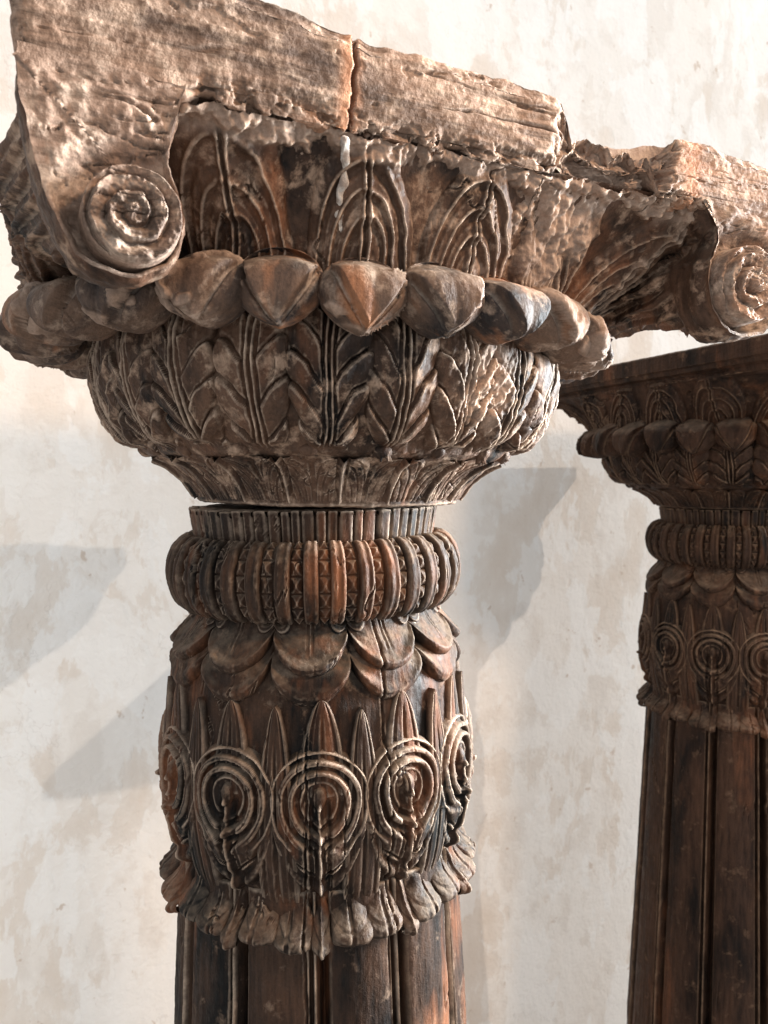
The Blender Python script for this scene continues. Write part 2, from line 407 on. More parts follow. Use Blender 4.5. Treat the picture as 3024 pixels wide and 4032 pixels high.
        Nn = np.stack([np.cos(Aa), np.sin(Aa), 0 * Aa], -1)
        P = P + Nn * (d + wood_disp(P, 1.0, 2, k * 3.3))[..., None]
        grid_mesh('medallion', P, M_shaft, band)
    # --- flared collar: rounded lobes with stem darts between them
    def lobe(al, hw, k, dart):
        dh = -0.005 if dart else rng.uniform(-0.003, 0.003); dr = rng.uniform(-0.002, 0.003)
        lr, lh = smooth_profile([(0.170, -0.516), (0.182, -0.5245), (0.1955 + dr, -0.5275), (0.2035 + dr, -0.522), (0.2030 + dr, -0.515), (0.1930, -0.5065), (0.1835, -0.496), (0.1790, -0.484), (0.1780, -0.466)], 120)
        na, nt_ = 40, 70
        u = np.linspace(-1, 1, na); t = np.linspace(0, 1, nt_); U, T = np.meshgrid(u, t)
        s_ = 1 - (1 - T) * (1 - (0.50 if dart else 0.42) * np.abs(U) ** (1.5 if dart else 2.3))
        pr_ = np.interp(s_, np.linspace(0, 1, 120), lr); ph_ = np.interp(s_, np.linspace(0, 1, 120), lh) + dh
        Aa = TH0 + al + U * hw * (0.62 + 0.38 * sst(0.95, 0.45, T)) + 0.01 * math.sin(k) * (1 - T)
        d = 0.0150 * np.sqrt(np.clip(1 - U ** 2, 0, 1)) - 0.005 - 0.014 * sst(0.90, 1.0, np.abs(U))
        if dart: d = d + 0.004 * bump(U, 0, 0.35)
        else: d = d - 0.0045 * bump(U, 0.25 * math.sin(k * 2.1), 0.16) * sst(0.25, 0.45, T) + 0.002 * math.cos(k * 3.7) * U
        d = d - 0.010 * sst(0.80, 1.0, T)
        P = np.stack([(pr_ + d * 0.9) * np.cos(Aa), (pr_ + d * 0.9) * np.sin(Aa), ph_ - 0.25 * d * (T < 0.5) + Z0], -1)
        P = P + normals(P) * wood_disp(P, 1.2, 2, k * 1.7)[..., None]
        grid_mesh('collar_dart' if dart else 'collar_lobe', P, M_shaft, root)
    for k in range(12):
        lobe(k * SEC + SEC * 0.5 - R(5.8) + R(rng.uniform(-1, 1)), R(6.9 + rng.uniform(-.6, .6)), k, False)
        lobe(k * SEC + SEC * 0.5 + R(6.4) + R(rng.uniform(-1, 1)), R(6.6 + rng.uniform(-.6, .6)), k + 30, False)
        lobe(k * SEC, R(3.4), k + 50, True)
    # --- scalloped petals, two tiers
    def scallop(al, half, top, bot_c, bot_e, pts, k, arcs, name, thick):
        na, nt_, ncurl = 64, 56, 14
        u = np.linspace(-1, 1, na); t = np.linspace(1, 0, nt_)
        hb = bot_e + (bot_c - bot_e) * np.clip(1 - np.abs(u) ** 2.0, 0, 1) ** 0.8
        hh = hb[None, :] + (top - hb[None, :]) * (t[::-1][:, None])                    # bottom -> top
        T = np.repeat(t[::-1][:, None], na, 1); U = np.repeat(u[None], nt_, 0)
        pr_, ph_ = smooth_profile(pts, 60); s_ = np.argsort(ph_)
        rr = np.interp(hh, ph_[s_], pr_[s_])
        d = 0.0045 * (1 - U ** 2) * (1 - 0.8 * T) - 0.007 * sst(0.92, 1.0, np.abs(U)) * (1 - sst(0.0, 0.4, T))
        d = d + 0.0045 * bump(T, 0.05, 0.16)                                           # rolled lip
        if arcs:
            d = d - 0.0035 * (groove((U) / 0.12 + 0.5, 0.26) * (np.abs(U) < 0.12) * sst(0.2, 0.35, T))
            for sx in (-1, 1):
                q_ = np.hypot((U - sx) * 1.0, (T - 1.0) * 0.85)
                d = d + 0.0045 * (1 - sst(0.50, 0.55, q_)) - 0.0040 * bump(q_, 0.34, 0.07) + 0.0022 * (1 - sst(0.20, 0.26, q_))
        Aa = TH0 + al + U * half
        P = np.stack([(rr + d) * np.cos(Aa), (rr + d) * np.sin(Aa), hh + Z0], -1)
        # lip turning under, back into the body
        rows = []
        for j in range(ncurl, 0, -1):
            f = j / ncurl
            Pj = P[0].copy(); rj = np.hypot(P[0, :, 0], P[0, :, 1])
            rnew = rj - thick * (1 - math.cos(f * math.pi / 2)) * 1.6
            Pj[:, 0] *= rnew / rj; Pj[:, 1] *= rnew / rj
            Pj[:, 2] -= 0.010 * math.sin(f * math.pi / 2)
            rows.append(Pj)
        P = np.concatenate([np.array(rows), P], 0)
        P = P + normals(P) * wood_disp(P, 0.9, 2, k)[..., None]
        grid_mesh(name, P, M_shaft, root)
    off = -R(2.5)
    for k in range(12):
        scallop(k * SEC + off, SEC * 0.512, -0.165, -0.2540, -0.208, [(0.182, -0.26), (0.1870, -0.248), (0.1860, -0.226), (0.168, -0.204), (0.153, -0.165)], k + 70, False, 'lower_scallop', 0.014)
        scallop(k * SEC + off, SEC * 0.505, -0.160, -0.2190, -0.178, [(0.188, -0.225), (0.1860, -0.214), (0.1765, -0.198), (0.163, -0.18), (0.156, -0.160)], k + 90, True, 'upper_scallop', 0.012)
    # --- ribbed torus
    ang = np.linspace(-0.5 * math.pi, 0.5 * math.pi, 60)
    tr = 0.1565 + 0.0325 * np.cos(ang) ** 0.8; thh = -0.1235 + 0.0445 * np.sin(ang)
    core_th = np.linspace(0, 2 * math.pi, 180, endpoint=False)
    tr2 = np.concatenate([[0.12], tr - 0.003, [0.12]]); th2 = np.concatenate([[-0.166], thh, [-0.081]])
    torus = grid_mesh('torus_core', rev(tr2, th2, core_th, None, 0.6, 4, True), M_shaft, root, True, True)
    nr = 37; st = 2 * math.pi / nr
    for k in range(nr):
        jt = rng.uniform(-0.05, 0.05) * st
        u = np.linspace(-1, 1, 26); U, V = np.meshgrid(u, ang)
        hw = 0.29 * st
        kink = 0.0026 * (1 - np.abs(V) / (math.pi / 2)) * 1.0
        d = 0.0052 * (1 - np.abs(U) ** 5) - 0.012 * sst(0.82, 1.0, np.abs(U)) + kink - 0.0012 * bump(U, 0.1, 0.5)
        d = d - 0.004 * sst(0.80, 1.0, np.abs(V) / (math.pi / 2))
        P = rev(tr, thh, TH0 - R(2) + k * st + jt + u * hw, d, 1.0, k * 2.1)
        grid_mesh('rib', P, M_shaft, torus)
        # strip of faceted studs between two ribs
        u = np.linspace(-1, 1, 17); vv = np.linspace(-0.5 * math.pi, 0.5 * math.pi, 120); U, V = np.meshgrid(u, vv)
        nb = 7; ph_ = (V / math.pi + 0.5) * nb; fr = np.abs(ph_ - np.floor(ph_) - 0.5) * 2
        d = 0.0055 * (1 - np.maximum(fr ** 1.3, np.abs(U))) - 0.0016 - 0.002 * sst(0.85, 1, fr)
        rr_ = 0.1565 + 0.0325 * np.cos(vv) ** 0.8; hh_ = -0.1235 + 0.0445 * np.sin(vv)
        P = rev(rr_, hh_, TH0 - R(2) + (k + 0.5) * st + jt + u * 0.20 * st, d, 0.9, k * 1.3)
        grid_mesh('stud_strip', P, M_shaft, torus)
    # --- neck of upright staves
    nrr, nh = smooth_profile([(0.153, -0.09), (0.1535, -0.044), (0.12, -0.0435)], 20)
    neck = grid_mesh('neck_core', rev(nrr, nh, core_th, None, 0.5, 8, True), M_shaft, root, True, True)
    ns = 62; an = 0.0
    ws = rng.uniform(0.7, 1.3, ns); ws = ws / ws.sum() * 2 * math.pi
    for k in range(ns):
        wd = ws[k]; u = np.linspace(-1, 1, 9)
        hh_ = np.linspace(-0.090, -0.0415 - rng.uniform(0, 0.0018), 22); rr_ = 0.1580 + 0.0075 * (hh_ + 0.09) / 0.05 + rng.uniform(-0.0012, 0.0012)
        rr_ = np.concatenate([rr_, [rr_[-1] - 0.012]]); hh_ = np.concatenate([hh_, [hh_[-1] + 0.0003]])
        U = np.repeat(u[None], len(hh_), 0)
        d = -0.007 * sst(0.70, 1.0, np.abs(U))
        P = rev(rr_, hh_, TH0 + an + wd * 0.5 + u * wd * 0.47, d, 0.9, k)
        grid_mesh('stave', P, M_shaft, neck); an += wd

col1 = empty('carved_column', (0, 0, 0))
col1['label'] = 'fluted dark wooden column with ribbed ring and peacock eye carving in the centre'
col1['kind'] = 'thing'; col1['category'] = 'column'; col1['group'] = 'carved wooden columns'
build_column(col1)

# ------------------------------------------------------------------ the capital
def rounded_rect(s, x0, x1, y0, y1, rc):
    """points on a rounded rectangle; s in 0..1 counter-clockwise from the middle of the right side"""
    rc = min(rc, (x1 - x0) / 2 - 1e-4, (y1 - y0) / 2 - 1e-4)
    pts = []
    def arc(cx, cy, a0):
        for a in np.linspace(a0, a0 + math.pi / 2, 13): pts.append((cx + rc * math.cos(a), cy + rc * math.sin(a)))
    pts.append((x1, (y0 + y1) / 2))
    arc(x1 - rc, y1 - rc, 0); arc(x0 + rc, y1 - rc, math.pi / 2); arc(x0 + rc, y0 + rc, math.pi); arc(x1 - rc, y0 + rc, 1.5 * math.pi)
    pts.append((x1, (y0 + y1) / 2))
    p = np.array(pts); L = np.concatenate([[0], np.cumsum(np.linalg.norm(np.diff(p, axis=0), axis=1))]); L /= L[-1]
    return np.interp(s, L, p[:, 0]), np.interp(s, L, p[:, 1])

def cove_point(A, T, p):
    """underside between the petal ring (circle) and the slab (rectangle)"""
    hx0, hx1, hy = p['x0'] + 0.013, p['x1'] - 0.013, p['hy'] - 0.011
    c, s = np.cos(A), np.sin(A)
    ex = np.where(c > 0, hx1, -hx0)
    n = 9.0
    rrect = (np.abs(c / ex) ** n + np.abs(s / hy) ** n) ** (-1 / n)
    f = np.clip(T, 0, 1) ** 1.25
    rr = 0.306 * (1 - f) + rrect * f
    hh = p['h0'] + (p['h1'] + 0.004 - p['h0']) * (1 - (1 - np.clip(T, 0, 1)) ** 1.25)
    return np.stack([rr * c, rr * s, hh + Z0], -1)

def build_capital(root, p, Ms, eroded):
    Mb, Mp, Ma = Ms
    # --- lower dish: foot, ridge, bowl
    dish = [(0.120, -0.0375), (0.1670, -0.0380), (0.1730, -0.030), (0.187, -0.011), (0.208, 0.008), (0.228, 0.0175), (0.2365, 0.0225), (0.2400, 0.0275),
            (0.248, 0.036), (0.266, 0.053), (0.279, 0.075), (0.2865, 0.105), (0.286, 0.13), (0.278, 0.155), (0.275, 0.20)]
    pr, ph = smooth_profile(dish, 110)
    th = np.linspace(0, 2 * math.pi, 420, endpoint=False)
    bowl = grid_mesh('bowl', rev(pr, ph, th, None, 1.3, 21, True), Mb, root, True, True)
    # --- tall leaves wrapping the bowl
    br, bh = smooth_profile(dish[6:14], 120)
    def bowl_leaf(al, half, kind, k):
        u = np.linspace(-1, 1, 72); t = np.linspace(0, 1, 120); U, T = np.meshgrid(u, t)
        lean = 0.10 * math.sin(k * 2.7)
        wq = fbm(np.stack([U * 1.1 + k * 9.1, T * 2.2, 0 * T + k], -1), octv=3)
        wq2 = fbm(np.stack([U * 1.1 + k * 9.1, T * 2.2, 0 * T + k + 50], -1), octv=3)
        Un = U - lean * T + 0.14 * wq
        T = np.clip(T + 0.07 * wq2, 0.0, 1.0)
        aU = np.abs(Un)
        w0 = (0.60 + 0.36 * sst(0.0, 0.55, T)) * (1 - 0.10 * sst(0.8, 1, T))
        p_ = T * (4.0 + 0.9 * math.sin(k * 5.1)) - (2.3 + 0.5 * math.cos(k * 4.3)) * aU ** 0.9 + 0.9 * aU ** 2 + 0.6 + 0.3 * math.sin(k * 3.3)
        lobes = 0.12 * np.abs(np.sin(p_ * math.pi))
        e = aU / (w0 + lobes - 0.06)
        d = 0.0110 * np.sqrt(np.clip(1 - e ** 4, 0, 1)) - 0.006 * sst(0.92, 1.05, e) - 0.001
        if True:
            amp_ = (1.0 if kind == 0 else 0.8) * (1 - 0.6 * sst(0.05, 0.40, wq2))
            d0 = d.copy()
            fr = p_ - np.floor(p_)
            d = d - 0.0050 * groove(p_, 0.12) * sst(0.14, 0.24, aU) * (e < 1.02) + 0.0080 * fr ** 1.4 * (aU > 0.15) * (e < 1)
            d = d + 0.0050 * (bump(Un, 0.075, 0.055) + bump(Un, -0.075, 0.055)) - 0.0055 * (bump(Un, 0, 0.05) + bump(Un, 0.155, 0.05) + bump(Un, -0.155, 0.05))
            d = d0 + (d - d0) * amp_
        d = d * (0.05 + 0.95 * sst(0.0, 0.20, T))
        if eroded:                                                       # crumbled patch on the right shoulder
            alr = (al + Un * half + math.pi) % (2 * math.pi) - math.pi
            er = np.exp(-((alr - R(33)) / R(9)) ** 2 - ((T - 0.58) / 0.30) ** 2)
            d = d - er * 0.0075 * (1 + 1.5 * fbm(np.stack([alr * 40, T * 14, 0 * T + 2.2], -1), octv=3))
        rr = np.repeat(br[:, None], 72, 1)
        P = rev(br, bh, TH0 + al + u * half, d, 1.5, k * 1.9)
        grid_mesh('acanthus_leaf', P, Mb, bowl, raw=(sst(0.35, 0.7, er + 0.5 * wq) if eroded else None))
    nl = 12
    for k in range(nl):
        bowl_leaf(R(-1.5) + k * SEC, SEC * 0.285, 0, k + 0.3)
        bowl_leaf(R(-1.5) + (k + 0.5) * SEC, SEC * 0.270, 1, k + 40.7)
    # --- short leaves on the foot, knobs on the ridge
    fr_, fh_ = smooth_profile(dish[2:6], 80)
    for k in range(20):
        stp = 2 * math.pi / 20
        u = np.linspace(-1, 1, 60); t = np.linspace(0, 1, 80); U, T = np.meshgrid(u, t); aU = np.abs(U)
        top = 1.0 - 0.35 * aU ** 2.2
        d = 0.0036 * np.sqrt(np.clip(1 - aU ** 5, 0, 1)) - 0.004 * sst(0.9, 1.0, aU) - 0.003 * sst(0.0, 0.10, T - top)
        q_ = np.hypot(aU * 1.0, (1 - T) * 0 + (T) * 0.95)
        arcs = groove(np.hypot(U, (T - 0.0) * 0.9) * 4.2, 0.16)
        d = d - 0.0020 * arcs * (aU > 0.10) * (T < top) + 0.0045 * bump(U, 0, 0.10) - 0.003 * (bump(U, 0.16, 0.07) + bump(U, -0.16, 0.07))
        P = rev(fr_, fh_, TH0 + R(3) + k * stp + u * stp * 0.49, d, 1.2, k * 2.3 + 5)
        grid_mesh('foot_leaf', P, Mb, bowl)
        # knob
        lam = np.linspace(-1.5, 1.5, 14); fi = np.linspace(0, 2 * math.pi, 18, endpoint=False); Fi, La = np.meshgrid(fi, lam)
        sx = rng.uniform(0.008, 0.015)
        X = sx * np.cos(La) * np.sin(Fi); Y = 0.0085 * np.cos(La) * np.cos(Fi); Zk = 0.0075 * np.sin(La)
        Aa = TH0 + R(3) + (k + 0.5 + rng.uniform(-.08, .08)) * stp + X / 0.236
        P = np.stack([(0.2355 + Y) * np.cos(Aa), (0.2355 + Y) * np.sin(Aa), 0.0240 + Zk + 0.25 * Y + Z0], -1)[:, ::-1]
        P = P + normals(P, True) * wood_disp(P, 1.6, 2, k)[..., None]
        grid_mesh('ridge_knob', P, Mb, bowl, True, True)
    # --- ring of lotus petals
    npet = 28; stp = 2 * math.pi / npet
    for k in range(npet):
        al = R(-5.0) + k * stp + R(rng.uniform(-1.2, 1.2))
        broken = False; sunk = eroded and k == 0
        lam = np.linspace(-math.pi / 2 + 0.01, math.pi / 2 - 0.01, 90); fi = np.concatenate([np.linspace(-1.75, 1.75, 100), np.linspace(1.95, 2 * math.pi - 1.95, 16)])
        Fi, La = np.meshgrid(fi, lam)
        x = np.cos(La) * np.sin(Fi); y = np.cos(La) * np.cos(Fi); z = np.sin(La)
        front = sst(-0.1, 0.5, y)
        W = 0.0430 * rng.uniform(0.93, 1.07); Hh = p['ph'] * rng.uniform(0.94, 1.05); D = 0.038
        tip = np.clip(-z, 0, 1); top_ = np.clip(z, 0, 1)
        X = W * np.sign(x) * np.abs(x) ** 0.92 * (1 - 0.14 * tip ** 2)
        Y = D * np.sign(y) * np.abs(y) ** 0.86 + 0.012 * tip ** 0.8 * (1 - np.abs(x)) * front - 0.024 * top_ ** 1.4 * front
        Zz = Hh * np.sign(z) * np.abs(z) ** 0.92 - 0.006 * (1 - np.abs(x)) ** 2 * tip
        # overlapping halves meeting in a pointed fold
        sk = rng.uniform(-0.28, 0.28)
        xs = x - sk * (0.2 + 0.8 * np.clip(z + 0.8, 0, 2) * 0.5)
        wl = 0.78 * np.clip((z + 0.92) / 1.45, 0, 1) ** 0.75
        ax = np.abs(xs)
        lobe = 1 - sst(wl - 0.015, wl + 0.045, ax)
        fade = 1 - sst(0.35, 0.75, z)
        Y = Y + front * fade * (0.0115 * lobe * (0.45 + 0.55 * np.clip(ax / (wl + 0.02), 0, 1)) - 0.0050 * bump(ax, wl + 0.07, 0.10))
        if sunk: Y = Y - 0.012 * front
        rr = 0.310 + Y; hh = p['pc'] + Zz + rng.uniform(-0.003, 0.003)
        Aa = TH0 + al + X / 0.352
        P = np.stack([rr * np.cos(Aa) * p['ex'] + p['sx'], rr * np.sin(Aa) * p['ey'], hh + Z0], -1)[:, ::-1]
        Nn = normals(P, True)
        d = wood_disp(P, 0.75, 2, k * 3.7)
        raw = None
        if broken:
            bm = (front * sst(-0.35, 0.35, x))[:, ::-1]
            d = d - bm * (0.016 + 0.016 * fbm(P, (45, 45, 45), 4, 0.6)); raw = bm
        elif eroded:
            n_ = fbm(P, (22, 22, 22), 3, 0.5, k * 5.5); bm = sst(0.22, 0.28, n_) * front[:, ::-1]
            d = d - bm * (0.003 + 0.003 * fbm(P, (90, 90, 90), 3)); raw = 0.8 * bm
        P = P + Nn * d[..., None]
        grid_mesh('lotus_petal', P, Mp, root, True, True, raw=raw)
    # --- carved underside
    th = np.linspace(0, 2 * math.pi, 480, endpoint=False); t = np.linspace(0, 1, 50)
    A, T = np.meshgrid(th, t)
    P = cove_point(A, T, p); Nn = normals(P, True)
    P = P + Nn * (wood_disp(P, 1.6, 2, 77) - 0.003)[..., None]
    cove = grid_mesh('carved_underside', P, Mb, root, True)
    nf = 18; stp = 2 * math.pi / nf
    for k in range(nf):
        u = np.linspace(-1, 1, 90); t = np.linspace(0.02, 1.0, 90); U, T = np.meshgrid(u, t)
        sk = 0.28 * math.sin(k * 1.9)
        Ux = U - sk * (T - 0.4)
        aU = np.abs(Ux)
        wq = fbm(np.stack([U * 1.2 + k * 9.1, T * 2.0, 0 * T + k], -1), octv=3)
        Ux = Ux + 0.12 * wq; aU = np.abs(Ux)
        q_ = np.hypot(Ux * 1.05, T * 1.0) + 0.10 * wq
        dome = 0.012 * np.sqrt(np.clip(1 - (q_ / 0.98) ** 4, 0, 1))
        d = dome - 0.003 - 0.005 * sst(0.92, 1.05, q_)
        for rq in (0.80, 0.58, 0.38):
            d = d + 0.0034 * bump(q_, rq, 0.035) - 0.0034 * bump(q_, rq - 0.075, 0.06)
        d = d + (0.006 * (bump(Ux, 0.05, 0.045) + bump(Ux, -0.05, 0.045)) - 0.005 * bump(Ux, 0, 0.04)) * (T < 0.9)
        d = d + 0.006 * bump(T, 0.93, 0.10) * (0.5 + 0.8 * np.abs(np.sin(Ux * 3.2 + k)))           # hooked tips under the slab
        d = d * (1 - sst(0.86, 1.0, np.abs(U))) - 0.006 * sst(0.86, 1.0, np.abs(U))
        A = TH0 + R(4) + (k + 0.5 * U) * stp
        P = cove_point(A, T, p); Nn = normals(P)
        raw = None
        if eroded:                                                       # broken-away stretch right of the middle
            alr = (A - TH0 + math.pi) % (2 * math.pi) - math.pi
            n_ = fbm(P, (28, 28, 28), 4, 0.6, 6.0)
            raw = sst(0.30, 0.62, np.maximum(np.exp(-((alr - R(41)) / R(11)) ** 2) * (0.35 + 0.65 * T), 0.75 * sst(0.55, 1.0, T)) + 0.34 * n_)
            d = d * (1 - 0.8 * raw) + raw * (0.003 + 0.014 * n_ + 0.010 * fbm(P, (80, 80, 20), 3))
            raw = np.maximum(raw, 0.7 * sst(0.28, 0.45, n_) )
        P = P + Nn * (d + wood_disp(P, 1.5, 2, k * 2.9 + 3))[..., None]
        grid_mesh('fan_leaf', P, Mb, cove, raw=raw)
    # --- slab
    prof = p['slab']
    s = np.unique(np.concatenate([np.linspace(0, 1, 500, endpoint=False), np.linspace(0.60, 0.92, 1000) if eroded else np.linspace(0.3, 0.6, 200)])); ns = len(s)
    rows = []
    ins = np.array([q_[0] for q_ in prof]); hh = np.array([q_[1] for q_ in prof])
    L = np.concatenate([[0], np.cumsum(np.hypot(np.diff(ins), np.diff(hh)))]); tt = np.unique(np.concatenate([np.linspace(0, L[-1], 60), np.linspace(0.16, L[-1] - 0.18, 110), L]))
    ins = np.interp(tt, L, ins); hh = np.interp(tt, L, hh)
    for i_, h_ in zip(ins, hh):
        X, Y = rounded_rect(s, p['x0'] + i_, p['x1'] - i_, -p.get('yf', p['hy']) + i_, p['hy'] - i_, 0.012)
        rows.append(np.stack([X, Y, 0 * X + h_ + Z0], -1))
    P = np.array(rows); Nn = normals(P, True)
    X, Y, H = P[..., 0], P[..., 1], P[..., 2] - Z0
    side = sst(0.0, 0.006, 0.03 - np.repeat(ins[:, None], ns, 1))
    d = wood_disp(P, 0.7, 0, 55); raw = rusty = None
    if eroded:
        n1 = fbm(P, (11, 11, 20), 4, 0.55, 2.0); n2 = fbm(P, (48, 48, 70), 4, 0.62, 8.0); n3 = fbm(P, (9, 9, 17), 5, 0.5, 14.0)
        rid = 1 - np.abs(fbm(P, (26, 26, 40), 4, 0.6, 21.0)) * 2.2
        d = d + 0.0045 * n1 + 0.0009 * n2
        d = d - 0.0026 * sst(0.20, 0.212, n3 + 0.06 * n2) - 0.0026 * sst(0.33, 0.342, n3 + 0.06 * n2)
        split = np.abs(fbm(P, (2.6, 2.6, 48), 3, 0.5, 33.0)); spm = sst(0.0, 0.25, fbm(P, (7, 7, 20), 2, 0.5, 37.0))
        d = d - 0.0060 * (1 - sst(0.0, 0.028, split)) * spm
        xw = X + 0.012 * n2 + 0.012 * n1 - 0.25 * (H - 0.33)
        ck = bump(X + 0.004 * n2 - 0.05 * (H - 0.33), -0.107, 0.0030)
        d = d - 0.010 * ck - 0.004 * bump(X + 0.010 * n2, 0.395, 0.003)
        rusty = 0.85 * bump(X + 0.006 * n2 - 0.05 * (H - 0.33), -0.111, 0.015) * (Y < 0) + 0.75 * bump(X + 0.008 * n2, 0.275, 0.020) * (Y < 0)
        rec = sst(0.095, 0.135, xw) * (1 - sst(0.236, 0.250, xw))
        d = d - (Y < -0.2) * rec * (0.026 + 0.022 * n1 + 0.007 * n2 + 0.003 * rid) * side
        low = 1 - sst(0.292, 0.312, H + 0.006 * n2)
        d = d - 0.010 * low * sst(-0.15, 0.3, n1 + n2) * sst(-0.245, -0.225, X) * (1 - sst(0.285, 0.305, X))
        raw = np.maximum(rec * 0.9, 0.6 * sst(0.19, 0.215, n3 + 0.06 * n2))
        hk = np.interp(X, [-0.40, -0.35, -0.2165, -0.107, -0.095, 0.048, 0.085, 0.106, 0.125, 0.152, 0.20, 0.25, 0.275, 0.36, 0.432, 0.50],
                       [0.392, 0.390, 0.382, 0.372, 0.367, 0.368, 0.366, 0.360, 0.342, 0.339, 0.340, 0.352, 0.354, 0.351, 0.344, 0.343]) + 0.0025 * n2 + 0.005 * n1
        base_h = p['h1']
        P[..., 2] += (H - base_h) * ((hk - base_h) / (0.37 - base_h) - 1) * (H > base_h)
    P = P + Nn * d[..., None]
    grid_mesh('slab', P, Ma, root, True, True, raw=raw, rusty=rusty)

def build_bolster(root, cx, ch, sgn, rad, hy, top, xo, xi, Mb, Ma):
    """rolled scroll under one end of the slab: body running in depth, carved with feathering, volute disc in front.
    sgn: side of the outer end; xo / xi: where the outer and inner faces meet the slab"""
    o, r2 = abs(xo - cx), rad * 1.16
    i_ = abs(xi - cx); dz = top - ch + 0.004
    pts = [(o, dz), (o * 0.97, dz * 0.62), (o * 0.80, dz * 0.12), (o * 0.52, -r2 * 0.72), (o * 0.22, -r2 * 1.0), (-rad * 0.25, -r2 * 0.98), (-rad * 0.80, -r2 * 0.62), (-rad * 1.06, 0.0),
           (-rad * 0.98, rad * 0.55), (-rad * 0.72, rad * 1.2), (-i_ * 0.85, dz * 0.80), (-i_, dz)]
    pts = np.array([(sgn * a_, b_) for a_, b_ in pts])
    px, pz = smooth_profile(pts, 150)
    if sgn > 0: px, pz = px[::-1], pz[::-1]
    y = np.concatenate([np.linspace(-hy, -hy + 0.05, 30), np.linspace(-hy + 0.055, hy - 0.055, 150), np.linspace(hy - 0.05, hy, 30)])
    e = hy - np.abs(y)
    k = 1 - 0.16 * sst(0.045, 0.062, e) - 0.16 * sst(0.06, 0.2, e)
    PX = cx + px[None] * (0.5 + 0.5 * k[:, None])
    PX = PX + sgn * 0.034 * sst(0.03, 0.16, e)[:, None] * (sst(0.0, 0.05, sgn * px) * sst(dz, dz * 0.5, pz))[None]
    PZ = ch + dz - (dz - pz)[None] * k[:, None]
    PY = np.repeat(y[:, None], 150, 1)
    P = np.stack([PX, PY, PZ + Z0], -1)
    v = np.linspace(0, 1, 150)[None]
    Nn = normals(P)
    inner = sst(0.055, 0.075, hy - np.abs(PY))
    ph_ = v * 16 + np.abs(PY) * 14 + 0.5 * fbm(P, (12, 12, 12), 2)
    d = (-0.0070 * groove(ph_, 0.32) + 0.003 * groove(ph_ * 2.0 + 0.3, 0.2)) * inner + wood_disp(P, 1.7, 1, 19 + cx)
    d = d + 0.0045 * fbm(P, (16, 16, 16), 3, 0.5, 61.0) + 0.0030 * bump(hy - np.abs(PY), 0.006, 0.009) - 0.002 * bump(hy - np.abs(PY), 0.022, 0.010)
    P = P + Nn * d[..., None]
    roll = grid_mesh('scroll_roll', P, Mb, root)
    # end faces
    for sy in (-1, 1):
        rim = P[0 if sy < 0 else -1]
        c = np.array([cx, sy * hy, ch + 0.03 + Z0])
        g0 = np.linspace(0, 1, 50)[1:-1, None]
        rim = np.concatenate([rim, rim[-1] * (1 - g0) + rim[0] * g0])
        f = np.linspace(1, 0.02, 60)
        Q = np.array([rim * g_ + c * (1 - g_) for g_ in f])
        dent = 0.017 * sst(0.03, 0.12, 1 - f)[:, None] * (1 - sst(1.0 * rad, 1.75 * rad, np.hypot(Q[..., 0] - cx, Q[..., 2] - Z0 - ch)))
        n2 = fbm(Q, (26, 26, 26), 4, 0.6, 5.0)
        Q[..., 1] += -sy * dent + sy * (0.007 * n2 + 0.002 * fbm(Q, (90, 90, 90), 3) - 0.004 * (1 - sst(0.0, 0.02, np.abs(fbm(Q, (9, 9, 30), 3, 0.5, 71.0)))) + wood_disp(Q, 1.5, 0, 41)) * np.clip((1 - f) * 6, 0, 1)[:, None]
        if sy < 0: Q = Q[::-1]
        grid_mesh('scroll_cheek', Q, Ma, roll, True)
    # volute disc, front and back
    for sy in (-1, 1):
        nr_, na = 80, 170
        r = np.linspace(0.0008, 1, nr_); a = np.linspace(0, 2 * math.pi, na, endpoint=False)
        Aq, Rq = np.meshgrid(a, r)
        rv = rad
        wv = 0.05 * fbm(np.stack([np.cos(Aq) * 2, np.sin(Aq) * 2, Rq * 3 + cx * 9], -1), octv=2)
        spir = (Rq + wv) * 2.9 - Aq / (2 * math.pi)
        f = spir - np.floor(spir)
        ridge = np.clip(f, 0, 1) ** 0.55 * (1 - sst(0.80, 0.97, f))
        h = 0.007 * (1 - Rq ** 2) + 0.0120 * ridge * sst(0.10, 0.26, Rq) + 0.010 * (1 - sst(0.08, 0.24, Rq))
        h = h - 0.030 * sst(0.93, 1.0, Rq)
        X = cx + rv * Rq * np.cos(Aq); Zq = ch + rv * Rq * np.sin(Aq) + Z0
        Q = np.stack([X, 0 * X + sy * (hy + 0.008), Zq], -1)
        n2 = fbm(Q, (50, 50, 50), 4, 0.6, 3.0)
        Q[..., 1] += sy * (h * (1 + 0.5 * n2) + 0.004 * n2 + wood_disp(Q, 1.4, 0, 23))
        if sy > 0: Q = Q[:, ::-1]
        grid_mesh('volute', Q, Ma, roll, True)

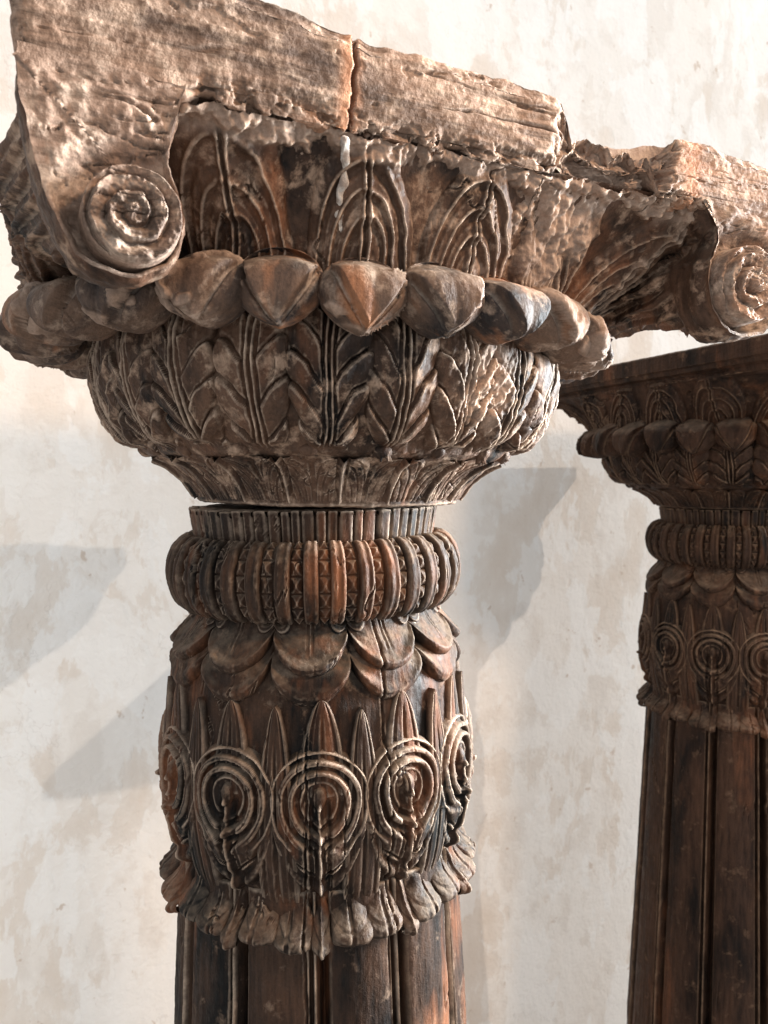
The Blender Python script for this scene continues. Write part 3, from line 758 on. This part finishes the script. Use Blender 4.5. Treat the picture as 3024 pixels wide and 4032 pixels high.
GAP = -0.038
P1 = dict(x0=-0.364, x1=0.490, hy=0.352, h0=0.182, h1=0.288, ex=1.06, sx=-0.016, ph=0.0320, pc=0.1665, ey=1.03,
          slab=[(0.20, 0.284), (0.035, 0.286), (0.020, 0.287), (0.006, 0.289), (0.002, 0.297), (0.0, 0.308), (0.0, 0.33), (0.0, 0.355), (0.004, 0.366), (0.014, 0.370), (0.20, 0.370)])
cap1 = empty('column_capital', (0, 0, 0))
cap1['label'] = 'large weathered capital with scroll ends, lotus petal ring and crumbling top slab in the foreground'
cap1['kind'] = 'thing'; cap1['category'] = 'capital'; cap1['group'] = 'carved column capitals'
build_capital(cap1, P1, (M_bowl, M_petal, M_slab), True)
build_bolster(cap1, -0.284, 0.188, -1, 0.0370, 0.3495, 0.296, -0.360, -0.240, M_bowl, M_cheek)
build_bolster(cap1, 0.350, 0.210, 1, 0.0435, 0.3495, 0.296, 0.452, 0.294, M_bowl, M_cheek)

# --- dried mortar runs on the carved underside
def drip(path, rad, k):
    """path: (bearing from viewer in degrees, 0..1 up the underside)"""
    pa = np.array(path, float); n = 40
    s = np.linspace(0, 1, n); L = np.linspace(0, 1, len(pa))
    al = R(1) * np.interp(s, L, pa[:, 0]) + 0.012 * np.sin(s * 6 + k); tt = np.interp(s, L, pa[:, 1])
    C = cove_point(TH0 + al, tt, P1); C2 = cove_point(TH0 + al + 0.01, tt, P1); C3 = cove_point(TH0 + al, tt + 0.01, P1)
    nn = np.cross(C2 - C, C3 - C); nn /= np.linalg.norm(nn, axis=1)[:, None]
    tg = C2 - C; tg /= np.linalg.norm(tg, axis=1)[:, None]
    a = np.linspace(0, 2 * math.pi, 14, endpoint=False)
    rr = rad * (0.55 + 0.45 * np.sin(s * math.pi) ** 0.5) * (1 + 0.7 * perlin(np.stack([s * 7, 0 * s, 0 * s + k], -1))); rr[-1] *= 0.3; rr[0] *= 0.3
    P = (C + nn * 0.0078)[:, None] + rr[:, None, None] * (np.cos(a)[None, :, None] * tg[:, None] + 0.40 * np.sin(a)[None, :, None] * nn[:, None])
    P = P + normals(P, True) * (1.3 * rad * fbm(P, (130, 130, 60), 3))[..., None]
    grid_mesh('mortar_run', P, M_mortar, cap1, True, True)
drip([(-0.5, 0.97), (1.0, 0.6), (0.0, 0.28)], 0.0034, 1)

# the capital sits slightly crooked on its neck: hinge at the neck, open on the left
piv = Vector((0, 0, Z0 + GAP))
Rm = Quaternion(Vector(FWD), R(1.4)).to_matrix().to_4x4()
sh = Vector(RGT) * 0.018
cap1.matrix_world = Matrix.Translation(piv + sh + Vector((0, 0, 0.0012))) @ Rm @ Matrix.Translation(-piv)

# ------------------------------------------------------------------ the second column and its capital
X2, Y2 = 1.147, 0.311
def copy_tree(src, name, loc, rot, scl, mat=None):
    r = src.copy(); r.name = name; scene.collection.objects.link(r)
    r.matrix_world = Matrix.Translation(Vector(loc)) @ Matrix.Rotation(rot, 4, 'Z') @ Matrix.Diagonal((*scl, 1))
    def dup(o, par):
        c = o.copy(); c.parent = par; scene.collection.objects.link(c)
        if mat is not None:
            c.material_slots[0].link = 'OBJECT'; c.material_slots[0].material = mat
        for g in kids.get(o, ()): dup(g, c)
    for ch in kids[src]: dup(ch, r)
    return r
kids = {}
for o_ in list(scene.objects):
    if o_.parent is not None: kids.setdefault(o_.parent, []).append(o_)
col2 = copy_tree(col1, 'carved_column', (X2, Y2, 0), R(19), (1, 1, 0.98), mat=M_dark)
col2['label'] = 'dark fluted wooden column behind on the right, cut off by the picture edge'
P2 = dict(x0=-0.335, x1=0.285, hy=0.350, yf=0.39, ex=1.0, sx=0.0, ph=0.046, pc=0.158, ey=1.0, h0=0.172, h1=0.285,
          slab=[(0.20, 0.281), (0.030, 0.282), (0.020, 0.285), (0.018, 0.298), (0.008, 0.303), (0.005, 0.312), (0.0, 0.316), (0.0, 0.352), (0.003, 0.356), (0.010, 0.357), (0.20, 0.357)])
cap2 = empty('column_capital', (0, 0, 0))
cap2['label'] = 'smaller dark carved capital with flat square slab on the column behind at right'
cap2['kind'] = 'thing'; cap2['category'] = 'capital'; cap2['group'] = 'carved column capitals'
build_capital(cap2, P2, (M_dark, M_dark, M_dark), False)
g2 = (Z0 - 0.0405) * 0.98 + 0.0005
cap2.matrix_world = Matrix.Translation((X2, Y2, g2)) @ Matrix.Diagonal((1, 1, 0.815, 1)) @ Matrix.Translation((0, 0, -(Z0 + GAP)))
